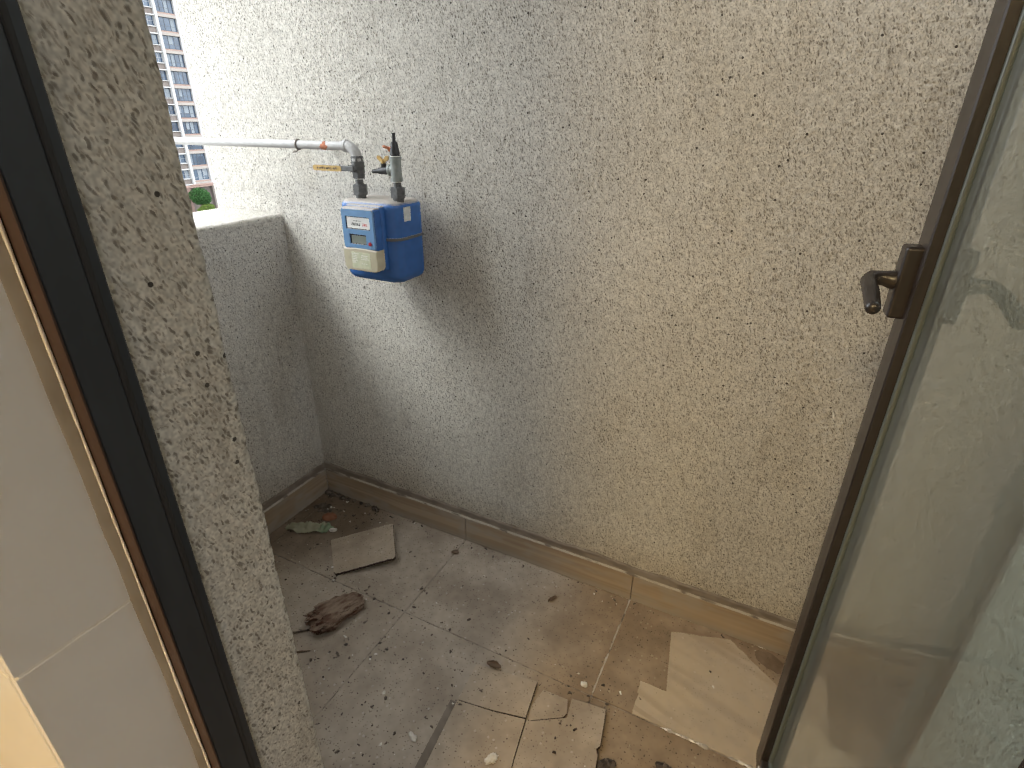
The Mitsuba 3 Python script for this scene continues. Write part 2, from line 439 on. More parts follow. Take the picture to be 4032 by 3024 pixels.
XE = 2.06          # the balcony's end wall
floor = tag(add('floor', box(-0.29, XE + 0.2, -1.01, 0.0, -0.14, -0.0022), 'grout_line', smooth=False), 'dusty cream tiled balcony floor strewn with crumbs and broken tile', kind='structure')
G = 0.0016
xs = [0.0, 0.055, 0.656, 1.2585, 1.8585, XE]
ys = [-1.009, -0.971, -0.370, 0.0]
for i in range(5):
    for j in range(3):
        dz = 0.0006 * ((i * 7 + j * 5) % 4 - 1.5)
        add('tile', cham(xs[i] + G, xs[i + 1] - G, ys[j] + G, ys[j + 1] - G, -0.0095, dz, 0.0007), 'floor_tile', floor, smooth=False)
rng = np.random.default_rng(4)


def grout_run(a, b, w, h, seed):
    """an uneven, broken run of set grout along a joint"""
    a, b = np.array(a), np.array(b)
    L = np.linalg.norm(b - a)
    t = np.linspace(0, 1, int(L / 0.004))
    nn = meshkit.noise(np.stack([t * L * 90, 0 * t, 0 * t], -1), seed)
    gate = np.clip((meshkit.noise(np.stack([t * L * 24, 0 * t, 0 * t], -1), seed + 3) - 0.33) * 5, 0, 1)
    dirn = (b - a) / L
    side = np.array([-dirn[1], dirn[0]])
    P = []
    for k in (-1, -0.5, 0, 0.5, 1):
        ww = w * (0.4 + nn) * k + w * 0.6 * (meshkit.noise(np.stack([t * L * 40, 0 * t + k, 0 * t], -1), seed + 7) - 0.5)
        xy = a + t[:, None] * (b - a) + ww[:, None] * side
        z = -0.003 + (h * (1 - k * k) * (0.4 + nn) + 0.003) * gate
        P.append(np.column_stack([xy, z]))
    return grid(np.array(P).transpose(1, 0, 2)[:, ::-1])


add('grout', grout_run((1.372, -0.370), (1.93, -0.370), 0.004, 0.004, 1), 'white_grout', floor, smooth=True, label='white crumbling grout line beside the swept patch')
add('grout', grout_run((1.2585, -0.01), (1.2585, -0.36), 0.0022, 0.0014, 2), 'dusty_grout', floor, smooth=True)
add('grout', grout_run((0.63, -0.0035), (2.02, -0.0095), 0.0022, 0.003, 5), 'white_grout', floor, smooth=True)

# ------------------------------------------------------------------ back wall with skirting
X, Z = np.meshgrid(np.arange(-0.30, XE + 0.004, 0.0065), np.arange(0.112, 2.74, 0.0065), indexing='ij')
P = np.stack([X, 0 * X, Z], -1)
amp = rough(P, 0.0007, 0.011, 1)
bulge = 0.004 * (meshkit.fbm(P * 2.2, 3, 5) - 0.5)
wall_face = grid(P, amp + bulge)
# the outer end of the wall is a finely rounded arris that runs back
arc = [(-0.30, 0.0)] + [(-0.30 - 0.015 * math.sin(a), 0.015 - 0.015 * math.cos(a)) for a in np.linspace(0.15, math.pi / 2, 7)] + [(-0.315, 0.30)]
pl = resample(arc, 0.0065)
Zc = np.arange(0.0, 2.74, 0.0065)
Pe = np.array([[(x, y, z) for z in Zc] for x, y in pl])
end_face = grid(Pe[::-1], rough(Pe, 0.0011, 0.011, 1)[::-1])
back = tag(add('back_wall', join(wall_face, end_face, box(-0.30, XE + 0.2, 0.02, 0.30, -0.5, 2.74)), 'stucco', smooth=True),
           'speckled beige sprayed-stone wall carrying the blue gas meter', 'wall')
SK = -0.010
for a, b in ((0.0105, 0.6572), (0.6592, 1.2575), (1.2595, 1.8575), (1.8595, XE - 0.001)):
    add('skirting_tile', cham(a, b, SK, 0.004, 0.0008, 0.1005, 0.0012), 'skirting', back, smooth=False)


def fillet(pts, seed, drop=0.0):
    """cement band on top of the skirting: a wavy sloped strip along plan points"""
    line = resample(pts, 0.008)
    s = np.r_[0, np.cumsum(np.linalg.norm(np.diff(line, axis=0), axis=1))]
    nn = meshkit.fbm(np.stack([s * 14, 0 * s, 0 * s + seed], -1), 3, seed)
    tan = np.gradient(line, axis=0)
    tan /= np.linalg.norm(tan, axis=1, keepdims=True)
    out = np.stack([tan[:, 1], -tan[:, 0]], -1)        # away from the wall
    rows = []
    for o, z in ((0.0098, 0.1003), (0.0095, 0.1035), (0.0070, 0.107), (0.0058, 0.114), (0.0055, 0.124), (0.0050, 0.128), (-0.003, 0.1335)):
        zz = z + (nn - 0.5) * 0.010 * (z > 0.108)
        rows.append(np.column_stack([line + out * o, zz]))
    return grid(np.array(rows)[::-1])


add('cement_band', fillet([(0.0, 0.0), (XE, 0.0)], 3), 'mortar', back, smooth=True)

# ------------------------------------------------------------------ parapet
prof = [(0.0, 0.10), (0.0, 1.068)] + [(-0.016 + 0.016 * math.cos(a), 1.068 + 0.016 * math.sin(a)) for a in np.linspace(0.2, math.pi / 2, 6)] \
     + [(-0.27, 1.084)] + [(-0.27 - 0.016 * math.sin(a), 1.068 + 0.016 * math.cos(a)) for a in np.linspace(0.2, math.pi / 2, 6)] + [(-0.286, -0.14)]
pp = resample(prof, 0.006)
Yc = np.arange(-1.006, 0.0025, 0.006)
Pp = np.array([[(x, y, z) for y in Yc] for x, z in pp])
para = tag(add('parapet', grid(Pp[:, ::-1], (rough(Pp, 0.0013, 0.012, 7) + 0.005 * (meshkit.fbm(Pp * 3.1, 3, 2) - 0.5))[:, ::-1]), 'stucco', smooth=True),
           'low speckled sprayed-stone parapet closing the open end of the balcony', 'parapet')
for a, b in ((-1.005, -0.6125), (-0.6105, -0.0115)):
    add('skirting_tile', cham(-0.004, 0.010, a, b, 0.0008, 0.1005, 0.0012), 'skirting', para, smooth=False)
add('cement_band', fillet([(0.0, -1.005), (0.0, 0.0)], 8), 'mortar', para, smooth=True)

# ------------------------------------------------------------------ the window's wall: stucco outside, tile inside
PX, PY = 1.040, -1.0060
YI = -1.240        # inner (room) face
Z0, Z1 = 0.20, 2.16
WR = 1.737         # right side of the opening
pr_ = [(-0.30, -1.20), (-0.30, PY)] + [(PX - 0.008, PY)] + [(PX - 0.008 + 0.008 * math.sin(a), PY - 0.008 + 0.008 * math.cos(a)) for a in np.linspace(0.2, math.pi / 2, 5)] + [(PX, -1.1050)]
body = resample([(-0.30, -1.20), (-0.30, PY), (0.95, PY)], 0.03)
near = resample(pr_[2:], 0.0035)
near = near[near[:, 0] > 0]
near = np.vstack([resample([(0.95, PY), tuple(near[0])], 0.0035)[:-1], near])
Zw = np.arange(Z0 - 0.19, Z1 + 0.001, 0.0042)
Pn = np.array([[(x, y, z) for z in Zw] for x, y in near])
dn = rough(Pn, 0.0015, 0.0105, 3) + 0.0025 * (meshkit.fbm(Pn * 9, 3, 4) - 0.5)
pillar = grid(Pn, -dn) if False else grid(Pn[::-1], dn[::-1])
Zb = np.array([Z0 - 0.19, Z1])
outer = grid(np.array([[(x, y, z) for z in Zb] for x, y in body])[::-1])
win_wall = tag(add('window_wall', join(pillar, outer, box(-0.30, XE + 0.2, -1.1255, PY, Z1, 2.74), box(-0.30, PX - 0.02, -1.1255, PY - 0.005, -0.14, Z0 - 0.15), box(PX - 0.03, WR, -1.1255, PY - 0.001, -0.14, Z0),
               box(WR, XE + 0.2, -1.1255, PY, -0.14, Z1), box(-0.29, PX - 0.03, -1.1255, PY - 0.02, 0.0, Z1)), 'stucco', smooth=20),
               'rough grey sprayed-stone wall end beside the dark window frame', 'wall')
# tiles on the inner reveal and the room side: 0.3 m courses
zt = [0.20, 0.394, 0.689, 0.984, 1.2787, 1.5737, 1.8687, Z1]
for a, b in zip(zt[:-1], zt[1:]):
    add('tile', cham(PX - 0.008, PX, YI + 0.0005, -1.1428, a + 0.0013, b - 0.0013, 0.0005), 'reveal_tile', win_wall, smooth=False)
    add('tile', cham(PX - 0.6, PX - 0.0085, YI - 0.0005, YI + 0.0075, a + 0.0013, b - 0.0013, 0.0005), 'reveal_tile', win_wall, smooth=False)
add('grout', join(box(PX - 0.02, PX - 0.0004, YI + 0.003, -1.13, Z0, Z1), box(PX - 0.62, PX - 0.0075, YI + 0.0002, YI + 0.02, Z0, Z1)), 'tile_grout', win_wall, smooth=False)
add('room_side', join(box(-0.1, PX - 0.62, YI, -1.126, 0.0, 2.6), box(PX - 0.62, PX - 0.02, YI + 0.021, -1.126, 0.0, Z1), box(WR + 0.01, 3.0, YI, -1.126, 0.0, 2.6), box(PX - 0.62, WR + 0.01, YI, -1.126, Z1 + 0.002, 2.6),
                      box(PX - 0.62, WR + 0.01, YI, -1.126, 0.0, Z0 - 0.002)), 'room_paint', win_wall, smooth=False)
zz = np.arange(Z0, Z1, 0.006)
wz = meshkit.fbm(np.stack([zz * 9, 0 * zz, 0 * zz], -1), 3, 3)
wn = meshkit.noise(np.stack([zz * 45, 0 * zz, 0 * zz], -1), 6)
rows = [np.column_stack([0 * zz + x, 0 * zz + y - dy * (wz - 0.2), zz]) for x, y, dy in ((PX - 0.001, -1.1515, 0.0055), (PX + 0.0010, -1.1500, 0.005), (PX + 0.0024, -1.1432, 0.0012))]
add('mortar_strip', grid(np.array(rows)), 'caulk', win_wall, smooth=True)
cp = np.column_stack([PX + 0.0022 + 0.0007 * wn, -1.1430 - 0.0006 * wn, zz])
add('caulk_bead', tube(cp, 0.0008 + 0.0007 * meshkit.noise(np.stack([zz * 60, 0 * zz, 0 * zz], -1), 9), 10), 'pale_flake', win_wall, smooth=True)

# end wall with a drain pipe in its corner, ceiling slab
add('end_wall', box(XE, XE + 0.2, -1.0093, 0.02, -0.14, 1.74), 'stucco', smooth=False, label='speckled screen wall seen dimly through the open window pane', cat='wall')
add('end_pier', box(1.800, XE - 0.001, -1.0085, -0.612, -0.012, 2.74), 'stucco', smooth=False, label='speckled stone-sprayed pier close behind the open window pane', cat='pier')
dp = join(tube([(1.788, -0.594, 0.0), (1.788, -0.594, 2.74)], 0.0135, 28), *[tube([(1.788, -0.594, z), (1.788, -0.594, z + 0.03)], 0.0185, 28) for z in (0.95, 1.85)])
add('drain_pipe', dp, 'pvc', smooth=30, label='dark grey pipe standing at the edge of the pier behind the window pane', cat='pipe')
add('balcony_ceiling', box(-0.32, XE + 0.2, -1.1, 0.3, 2.742, 2.90), 'slab_paint', smooth=False, label='painted concrete slab roofing the balcony', cat='ceiling')

# ------------------------------------------------------------------ the room behind the camera and its warm ceiling lamp
room = join(box(-0.3, -0.1, -4.4, -1.126, -0.14, 2.74), box(3.0, 3.2, -4.4, -3.2, -0.14, 2.74), box(3.0, 3.2, -2.3, -1.126, -0.14, 2.74), box(3.0, 3.2, -3.2, -2.3, -0.14, 0.9), box(3.0, 3.2, -3.2, -2.3, 1.95, 2.74), box(-0.3, 3.2, -4.6, -4.4, -0.14, 2.74), box(-0.3, 3.2, -4.6, -1.13, 2.6, 2.9))
add('room_shell', room, 'room_paint', smooth=False, label='plain painted walls and ceiling of the room behind the window', cat='room')
add('room_floor', box(-0.1, 3.0, -4.4, -1.24, -0.14, 0.0), 'room_floor', smooth=False, kind='structure')
lamp = tag('ceiling_lamp', 'round warm ceiling lamp in the room behind the window', 'lamp')
LX, LY = 1.12, -3.1
add('base', tube([(LX, LY, 2.598), (LX, LY, 2.555)], 0.315, 40), 'dial_white', lamp)
ld = lathe([(0.0, -0.055), (0.15, -0.05), (0.24, -0.035), (0.29, -0.012), (0.30, 0.0)], (LX, LY, 2.554), 40)
scene['ceiling_lamp__diffuser'] = mikit.ply(ld, 'dial_white', smooth=True, emitter={'type': 'area', 'radiance': {'type': 'rgb', 'value': LAMP}})

# ------------------------------------------------------------------ the window: frame, open sash
win = tag('casement_window', 'dark bronze casement window with one greenish pane swung open outwards', 'window')
fx = PX + 0.0180
fz0, fz1 = Z0, Z1


def jamb(flip=False):
    """left jamb; its room-side face is brown, the rest dark"""
    return [cham(PX - 0.03, fx, -1.1395, -1.1115, fz0, fz1, 0.0016), cham(PX - 0.03, fx - 0.004, -1.1115, -1.0975, fz0, fz1, 0.0015)]


add('jamb', join(*jamb()), 'frame_dark', win, smooth=False)
add('inner_trim', cham(PX - 0.02, fx + 0.0012, -1.1416, -1.1396, fz0, fz1, 0.0005), 'frame_brown', win, smooth=False)
add('gasket', tube([(fx - 0.0035, -1.1085, fz0 + 0.01), (fx - 0.0035, -1.1085, fz1)], 0.0030, 12), 'rubber', win)
add('jamb', join(cham(WR - 0.045, WR, -1.1414, -1.0965, fz0, fz1, 0.0016)), 'frame_dark', win, smooth=False)
add('head', cham(fx, WR - 0.046, -1.1414, -1.0965, fz1 - 0.05, fz1, 0.0016), 'frame_dark', win, smooth=False)
add('bottom_rail', cham(fx, WR - 0.046, -1.1414, -1.0965, fz0, fz0 + 0.042, 0.0016), 'frame_dark', win, smooth=False)

F0 = np.array([1.62714, -0.5207])
BE = math.radians(5)
U = np.array([math.sin(BE), -math.cos(BE)])
N = np.array([-math.cos(BE), -math.sin(BE)])


def sash_xf(m):
    """from (u along the sash, n out of its face, z) to the world"""
    m = m.copy()
    v = np.asarray(m.vertices)
    w = np.column_stack([F0[0] + U[0] * v[:, 0] + N[0] * v[:, 1], F0[1] + U[1] * v[:, 0] + N[1] * v[:, 1], v[:, 2]])
    m.vertices = w
    m.invert() if np.cross(U, N) < 0 else None
    return m


SW, SB, ST = 0.556, 0.266, 2.105
st = 0.042
fr = join(cham(0, st, -0.030, 0, SB, ST, 0.0018), cham(SW - 0.055, SW, -0.030, 0, SB, ST, 0.0018),
          cham(st + 0.0004, SW - 0.0554, -0.030, -0.0006, SB, SB + 0.047, 0.0015), cham(st + 0.0004, SW - 0.0554, -0.030, -0.0006, ST - 0.047, ST, 0.0015),
          cham(-0.006, 0.004, -0.034, -0.012, SB - 0.004, ST, 0.0012))
sash = add('sash', sash_xf(fr), 'bronze', win, smooth=False)
add('pane', sash_xf(trimesh.Trimesh([(st - 0.004, -0.019, SB + 0.04), (SW - 0.051, -0.019, SB + 0.04), (SW - 0.051, -0.019, ST - 0.04), (st - 0.004, -0.019, ST - 0.04)], [[0, 1, 2], [0, 2, 3]], process=False)), 'glass', sash, smooth=False, label='greenish pane that mirrors the handle')
gb = join(tube([(st + 0.0015, -0.0162, SB + 0.047), (st + 0.0015, -0.0165, ST - 0.047)], 0.0042, 14), tube([(SW - 0.0565, -0.0165, SB + 0.047), (SW - 0.0565, -0.0165, ST - 0.047)], 0.0042, 14),
          tube([(st + 0.004, -0.0165, SB + 0.0485), (SW - 0.060, -0.0165, SB + 0.0485)], 0.0042, 14))
add('glazing_bead', sash_xf(gb), 'bead', sash)
add('screw', sash_xf(join(*[trimesh.creation.icosphere(2, 0.0042).apply_transform(trimesh.transformations.translation_matrix((u_, 0.0006, z_))) for u_, z_ in ((st + 0.010, SB + 0.034), (st + 0.019, SB + 0.031), (SW - 0.07, SB + 0.033))])), 'screw', sash)
# handle: base plate, neck and grip in one piece
plate = rbox(0.004, 0.031, -0.004, 0.0165, 1.1525, 1.2375, 0.0042, 16)
neck = hull_chain([(0.0175, 0.006, 1.196), (0.0175, 0.017, 1.196), (0.0175, 0.026, 1.197), (0.019, 0.040, 1.1975), (0.028, 0.0445, 1.1945), (0.060, 0.0455, 1.1905), (0.094, 0.0465, 1.1815)],
                  [0.0120, 0.0112, 0.0086, 0.0080, 0.0084, 0.0086, 0.0080], 22)
add('handle', sash_xf(join(plate, neck)), 'bronze', sash, smooth=40, label='lever handle on the free edge of the sash')

# ------------------------------------------------------------------ gas pipe with elbow, ball valve and union
Y0 = -0.12
gp = tag('gas_pipe', 'galvanised gas pipe running along the wall into the blue meter', 'pipe')
ix = 0.4425
R = 0.0107
add('run', tube([(x, Y0, 1.2985 + 0.0006 * math.sin(x * 9)) for x in np.linspace(-0.80, 0.414, 40)], R, 24), 'galvanised', gp)
el = [(ix - 0.030 + 0.030 * math.sin(a), Y0, 1.2985 - 0.030 + 0.030 * math.cos(a)) for a in np.linspace(0, math.pi / 2, 14)]
add('elbow', join(tube(el, 0.0136, 24), tube([(0.405, Y0, 1.2985), (0.4145, Y0, 1.2985)], 0.0155, 24), tube([(ix, Y0, 1.2705), (ix, Y0, 1.2635)], 0.0155, 24)), 'galvanised', gp)
add('ball_valve', join(hexnut(ix, Y0, 1.2605, 1.2760, 0.0168), tube([(ix, Y0, 1.2610), (ix, Y0, 1.2365)], [0.0165, 0.0165], 24), hexnut(ix, Y0, 1.2215, 1.2375, 0.0165),
                       tube([(ix, Y0 - 0.012, 1.247), (ix, Y0 - 0.026, 1.247)], 0.0085, 18), tube([(ix, Y0, 1.2525), (ix, Y0, 1.2495)], 0.0180, 24)), 'iron', gp, label='dark iron ball valve under the elbow')
ly = Y0 - 0.0262
lv = add('lever', cham(0.330, ix + 0.008, ly - 0.0032, ly, 1.2402, 1.2530, 0.0012), 'iron', gp)
sl = m3.Manifold.batch_hull([m3.Manifold.cylinder(0.0056, 0.0068, 0.0068, 24).rotate((90, 0, 0)).translate((x, ly + 0.0016, 1.2455)) for x in (0.321, 0.405)])
grip_ = add('grip', tm(sl), 'yellow_plastic', lv, label='yellow plastic sleeve of the valve lever')
# worn printing on the sleeve: unreadable dark strokes
add('worn_print', join(*[box(0.330 + 0.0078 * k, 0.330 + 0.0078 * k + 0.0024 + 0.0016 * ((k * 5) % 3), ly - 0.0046, ly - 0.0041, 1.2424 + 0.0008 * (k % 3), 1.2486 - 0.0007 * ((k + 1) % 3)) for k in range(9)]), 'crumb_dark', lv, smooth=False)
add('tape', tube([(ix, Y0, 1.2220), (ix, Y0, 1.2195)], 0.0118, 20), 'tape', gp)
add('nipple', tube([(ix, Y0, 1.2200), (ix, Y0, 1.2040)], 0.0102, 20), 'iron', gp)
add('union_nut', join(hexnut(ix, Y0, 1.1805, 1.2065, 0.0195), tube([(ix, Y0, 1.1806), (ix, Y0, 1.164)], [0.0140, 0.0125], 20)), 'iron', gp)
ring = tube([(0.2429 + 0.0004 * math.sin(3 * a), Y0 + 0.0123 * math.cos(a), 1.2985 + 0.0123 * math.sin(a)) for a in np.linspace(0, 2 * math.pi, 30)], 0.0021, 8)
tail = tube([(0.2429, Y0 - 0.004, 1.2865), (0.238, Y0 - 0.007, 1.2815), (0.228, Y0 - 0.008, 1.2800)], 0.0019, 8)
add('clamp', join(ring, tail, tube([(0.2429, Y0 + 0.012, 1.2985), (0.2429, 0.01, 1.2985)], 0.004, 10)), 'wire', gp, label='rusty wire clamp holding the pipe to the wall')
A_, X_ = np.meshgrid(np.linspace(1.7, 5.1, 22), np.linspace(0.322, 0.360, 16), indexing='ij')
cut = 0.5 + meshkit.noise(np.stack([A_ * 3, X_ * 180, 0 * A_], -1), 3)
rr = R + np.where((np.abs(A_ - 3.4) / 1.7 + np.abs(X_ - 0.341) / 0.016) < 0.55 + 0.75 * (cut - 0.5), 0.0009, -0.0016)
rp = grid(np.stack([X_, Y0 + rr * np.cos(A_), 1.2985 + rr * np.sin(A_)], -1))
add('rust_patch', rp, 'rust', gp, smooth=True, label='orange rust patch on the pipe')
tag('riser_pipe', 'galvanised riser pipe outside the parapet', 'pipe')
scene['riser_pipe'] = mikit.ply(join(tube([(-0.80, Y0, -6), (-0.80, Y0, 5)], 0.016, 18), tube([(-0.80, Y0, 1.27), (-0.80, Y0, 1.325)], 0.022, 18)), 'galvanised', smooth=30)

# outlet with tee and two small test cocks
ox = 0.5655
op = tag('outlet_fitting', 'grey tee with two black test cocks standing on the meter outlet', 'pipe fitting')
add('union_nut', join(hexnut(ox, Y0, 1.1790, 1.2055, 0.0200), tube([(ox, Y0, 1.1795), (ox, Y0, 1.164)], [0.0145, 0.0125], 20)), 'iron', op)
add('nipple', tube([(ox, Y0, 1.2045), (ox, Y0, 1.2180)], 0.0098, 20), 'iron', op)
add('tape', tube([(ox, Y0, 1.2175), (ox, Y0, 1.2200)], 0.0128, 20), 'tape', op)
add('tape', tube([(ox, Y0, 1.2780), (ox, Y0, 1.2800)], 0.0122, 20), 'tape', op)
add('tee', join(tube([(ox, Y0, 1.2200), (ox, Y0, 1.2780)], [0.0138, 0.0138], 24), tube([(ox, Y0, 1.2200), (ox, Y0, 1.2270)], 0.0156, 24), tube([(ox, Y0, 1.2715), (ox, Y0, 1.2780)], 0.0156, 24),
                tube([(ox, Y0, 1.2470), (ox - 0.0185, Y0, 1.2455)], 0.0128, 24), tube([(ox - 0.0150, Y0, 1.2458), (ox - 0.0205, Y0, 1.2452)], 0.0145, 24)), 'tee_metal', op)
c1 = add('test_cock', join(tube([(ox - 0.020, Y0, 1.2453), (ox - 0.034, Y0, 1.2442)], 0.0098, 20), tube([(ox - 0.034, Y0, 1.2442), (ox - 0.054, Y0, 1.2425)], [0.0098, 0.0078], 20), tube([(ox - 0.052, Y0, 1.2427), (ox - 0.075, Y0, 1.2405)], [0.0056, 0.0050], 16),
                           tube([(ox - 0.039, Y0, 1.246), (ox - 0.039, Y0, 1.2610)], 0.0068, 16)), 'black_plastic', op)


def wing(cx, cz, s, y):
    """butterfly handle seen from the front: hub with two rounded wings"""
    w = m3.Manifold()
    for sgn in (-1, 1):
        w += m3.Manifold.batch_hull([m3.Manifold.cylinder(0.0045, 0.0052 * s, 0.0052 * s, 20).rotate((90, 0, 0)).translate((cx + sgn * 0.0130 * s, y, cz + 0.0085 * s)),
                                     m3.Manifold.cylinder(0.0045, 0.0034 * s, 0.0034 * s, 20).rotate((90, 0, 0)).translate((cx + sgn * 0.002 * s, y, cz))])
    w += m3.Manifold.cylinder(0.009, 0.0052 * s, 0.0052 * s, 20).translate((cx, y - 0.0022, cz - 0.006 * s))
    return tm(w)


add('wing_handle', wing(ox - 0.039, 1.2655, 1.0, Y0 + 0.0022), 'yellow_plastic', c1)
c2 = add('test_cock', join(tube([(ox, Y0, 1.2795), (ox, Y0, 1.2880), (ox, Y0, 1.2990)], [0.0122, 0.0118, 0.0102], 20), tube([(ox, Y0, 1.2985), (ox, Y0, 1.3120)], [0.0100, 0.0082], 20), tube([(ox, Y0, 1.3115), (ox, Y0, 1.3320)], [0.0048, 0.0042], 16)), 'black_plastic', op)
wo = wing(0, 0, 0.85, 0.0022)
wo.apply_transform(trimesh.transformations.rotation_matrix(math.radians(-90), (0, 1, 0)))
wo.apply_transform(trimesh.transformations.rotation_matrix(math.radians(65), (1, 0, 0)))
wo.apply_translation((ox - 0.0160, Y0, 1.2960))
add('wing_handle', join(wo, tube([(ox - 0.007, Y0, 1.2960), (ox - 0.016, Y0, 1.2960)], 0.0042, 12)), 'orange_paint', c2)

# ------------------------------------------------------------------ gas meter
gm = tag('gas_meter', 'blue gas meter with counter window and small display hung on the wall', 'gas meter')
bx0, bx1, by0, by1 = 0.395, 0.5855, -0.166, -0.032


def rounded_plan(x0, x1, y0, y1, r):
    return m3.CrossSection.square((x1 - x0 - 2 * r, y1 - y0 - 2 * r)).translate((x0 + r, y0 + r)).offset(r, m3.JoinType.Round, 2.0, 40)


def shell(z0, z1, r, top):
    """half of the body: plan-rounded, with a domed rim at its outer end"""
    ps = []
    for k in np.linspace(0, math.pi / 2, 7):
        ins, hh = r * (1 - math.cos(k)), (z1 - r + r * math.sin(k)) if top else (z0 + r - r * math.sin(k))
        cs = rounded_plan(bx0 + ins, bx1 - ins, by0 + ins, by1 - ins, max(0.034 - ins * 0.7, 0.008))
        ps.append(m3.Manifold.extrude(cs, 0.0005).translate((0, 0, hh - 0.0005 if top else hh)))
    cs = rounded_plan(bx0, bx1, by0, by1, 0.034)
    ps.append(m3.Manifold.extrude(cs, 0.0005).translate((0, 0, z0 if top else z1 - 0.0005)))
    return tm(m3.Manifold.batch_hull(ps))


add('upper_body', shell(1.0835, 1.1725, 0.017, True), 'meter_blue', gm, smooth=35)
add('lower_body', shell(0.9620, 1.0765, 0.022, False), 'meter_blue', gm, smooth=35)
add('seam', tm(m3.Manifold.extrude(rounded_plan(bx0 - 0.003, bx1 + 0.003, by0 - 0.003, by1 + 0.003, 0.036), 0.0068).translate((0, 0, 1.0766))), 'meter_seam', gm, smooth=35)
ib = add('index_box', join(rbox(0.4370, 0.5530, -0.1800, -0.150, 1.0010, 1.1640, 0.006), rbox(0.4405, 0.5495, -0.2020, -0.165, 1.0045, 1.1605, 0.007)), 'meter_blue', gm, smooth=40)
# front plate with two openings
pf = m3.Manifold.batch_hull([m3.Manifold.cylinder(0.0045, 0.006, 0.005, 20).rotate((90, 0, 0)).translate((x, -0.2010, z)) for x in (0.4495, 0.5405) for z in (1.065, 1.1515)])
pf -= m3.Manifold.cube((0.0786, 0.02, 0.0312)).translate((0.4562, -0.215, 1.1077))
pf -= m3.Manifold.cube((0.0545, 0.02, 0.0250)).translate((0.4643, -0.215, 1.0698))
add('front_plate', tm(pf), 'meter_panel', gm, smooth=40)
yw = -0.2024
cw = add('counter', box(0.4555, 0.5355, yw, -0.2005, 1.107, 1.1395), 'window_frame_black', gm, smooth=False)
add('dial', box(0.4585, 0.5335, yw - 0.0006, yw, 1.1095, 1.1372), 'dial_white', cw, smooth=False)


def text(s, h, x, z, y, bold=False, depth=0.0004):
    t = meshkit.text_mesh(s, h, depth, bold)
    t.apply_transform(trimesh.transformations.rotation_matrix(math.pi / 2, (1, 0, 0)))
    t.apply_translation((x, y, z))
    return t


add('digits', text('00863', 0.0066, 0.4735, 1.1165, yw - 0.0006, True), 'ink_black', cw, smooth=False, label='black counter digits')
add('red_digits', text('086', 0.0062, 0.5085, 1.1165, yw - 0.0006, True), 'ink_red', cw, smooth=False, label='red counter digits')
add('small_print', join(*[box(0.4810 + 0.0031 * k, 0.4810 + 0.0031 * k + 0.0021, yw - 0.0010, yw - 0.0006, 1.1272, 1.1290) for k in range(8)]), 'meter_seam', cw, smooth=False)
dsp = add('display', box(0.4635, 0.5195, yw, -0.2005, 1.0690, 1.0955), 'window_frame_black', gm, smooth=False)
add('screen', box(0.4690, 0.5165, yw - 0.0006, yw, 1.0712, 1.0915), 'lcd', dsp, smooth=False, label='grey unlit display')
btn = trimesh.creation.cylinder(0.0046, 0.005, sections=24)
btn.apply_transform(trimesh.transformations.rotation_matrix(math.pi / 2, (1, 0, 0)))
btn.apply_translation((0.5312, -0.2060, 1.0735))
add('button', btn, 'button_red', gm)
# beige battery cover: bowed upper edge
tops = [(0.4386 + 0.1126 * t, 1.0570 + 0.0030 * math.sin(math.pi * t)) for t in np.linspace(0, 1, 15)]
outl = tops + [(0.5512, 1.012), (0.5465, 1.0035), (0.536, 1.0003), (0.450, 1.0003), (0.4425, 1.003), (0.4386, 1.012)]
cs = m3.CrossSection([outl[::-1]]) if not Polygon(outl).exterior.is_ccw else m3.CrossSection([outl])
cv = m3.Manifold.batch_hull([m3.Manifold.extrude(cs, 0.036), m3.Manifold.extrude(cs.offset(-0.0025, m3.JoinType.Round, 2.0, 16), 0.0395)])
cvm = tm(cv)
cvm.apply_transform(trimesh.transformations.rotation_matrix(math.pi / 2, (1, 0, 0)))
cvm.apply_translation((0, -0.1685, 0))
cover = add('battery_cover', cvm, 'meter_cover', gm, smooth=35, label='beige lower cover with a faded label')
add('label', box(0.4660, 0.5275, -0.20855, -0.2075, 1.0080, 1.0500), 'meter_label', cover, smooth=False)
lines = [box(0.4685, 0.4685 + w, -0.2090, -0.2085, z, z + 0.0022) for w, z in ((0.022, 1.0445), (0.015, 1.0395), (0.018, 1.035), (0.014, 1.0305), (0.017, 1.026), (0.012, 1.0215))]
lines += [box(0.498, 0.498 + w, -0.2090, -0.2085, z, z + 0.0018) for w, z in ((0.024, 1.0405), (0.021, 1.036), (0.0245, 1.0315), (0.018, 1.020))]
add('faded_print', join(*lines), 'pale_print', cover, smooth=False)
add('sticker', box(0.5850, 0.5862, -0.130, -0.101, 1.1230, 1.1580), 'sticker', gm, smooth=False, label='small pale sticker on the side of the meter')

# ------------------------------------------------------------------ loose tiles on the floor
def plate(poly, h, name, label, tilt=None, pivot=None, thick=0.009, bend=0.0, group=None):
    m = prism(poly, h, h + thick)
    if tilt:
        ax, ang = tilt
        m.apply_transform(trimesh.transformations.rotation_matrix(math.radians(ang), (*ax, 0), (*pivot, h)))
    return add(name, m, 'loose_tile', smooth=False, label=label, cat='tile')


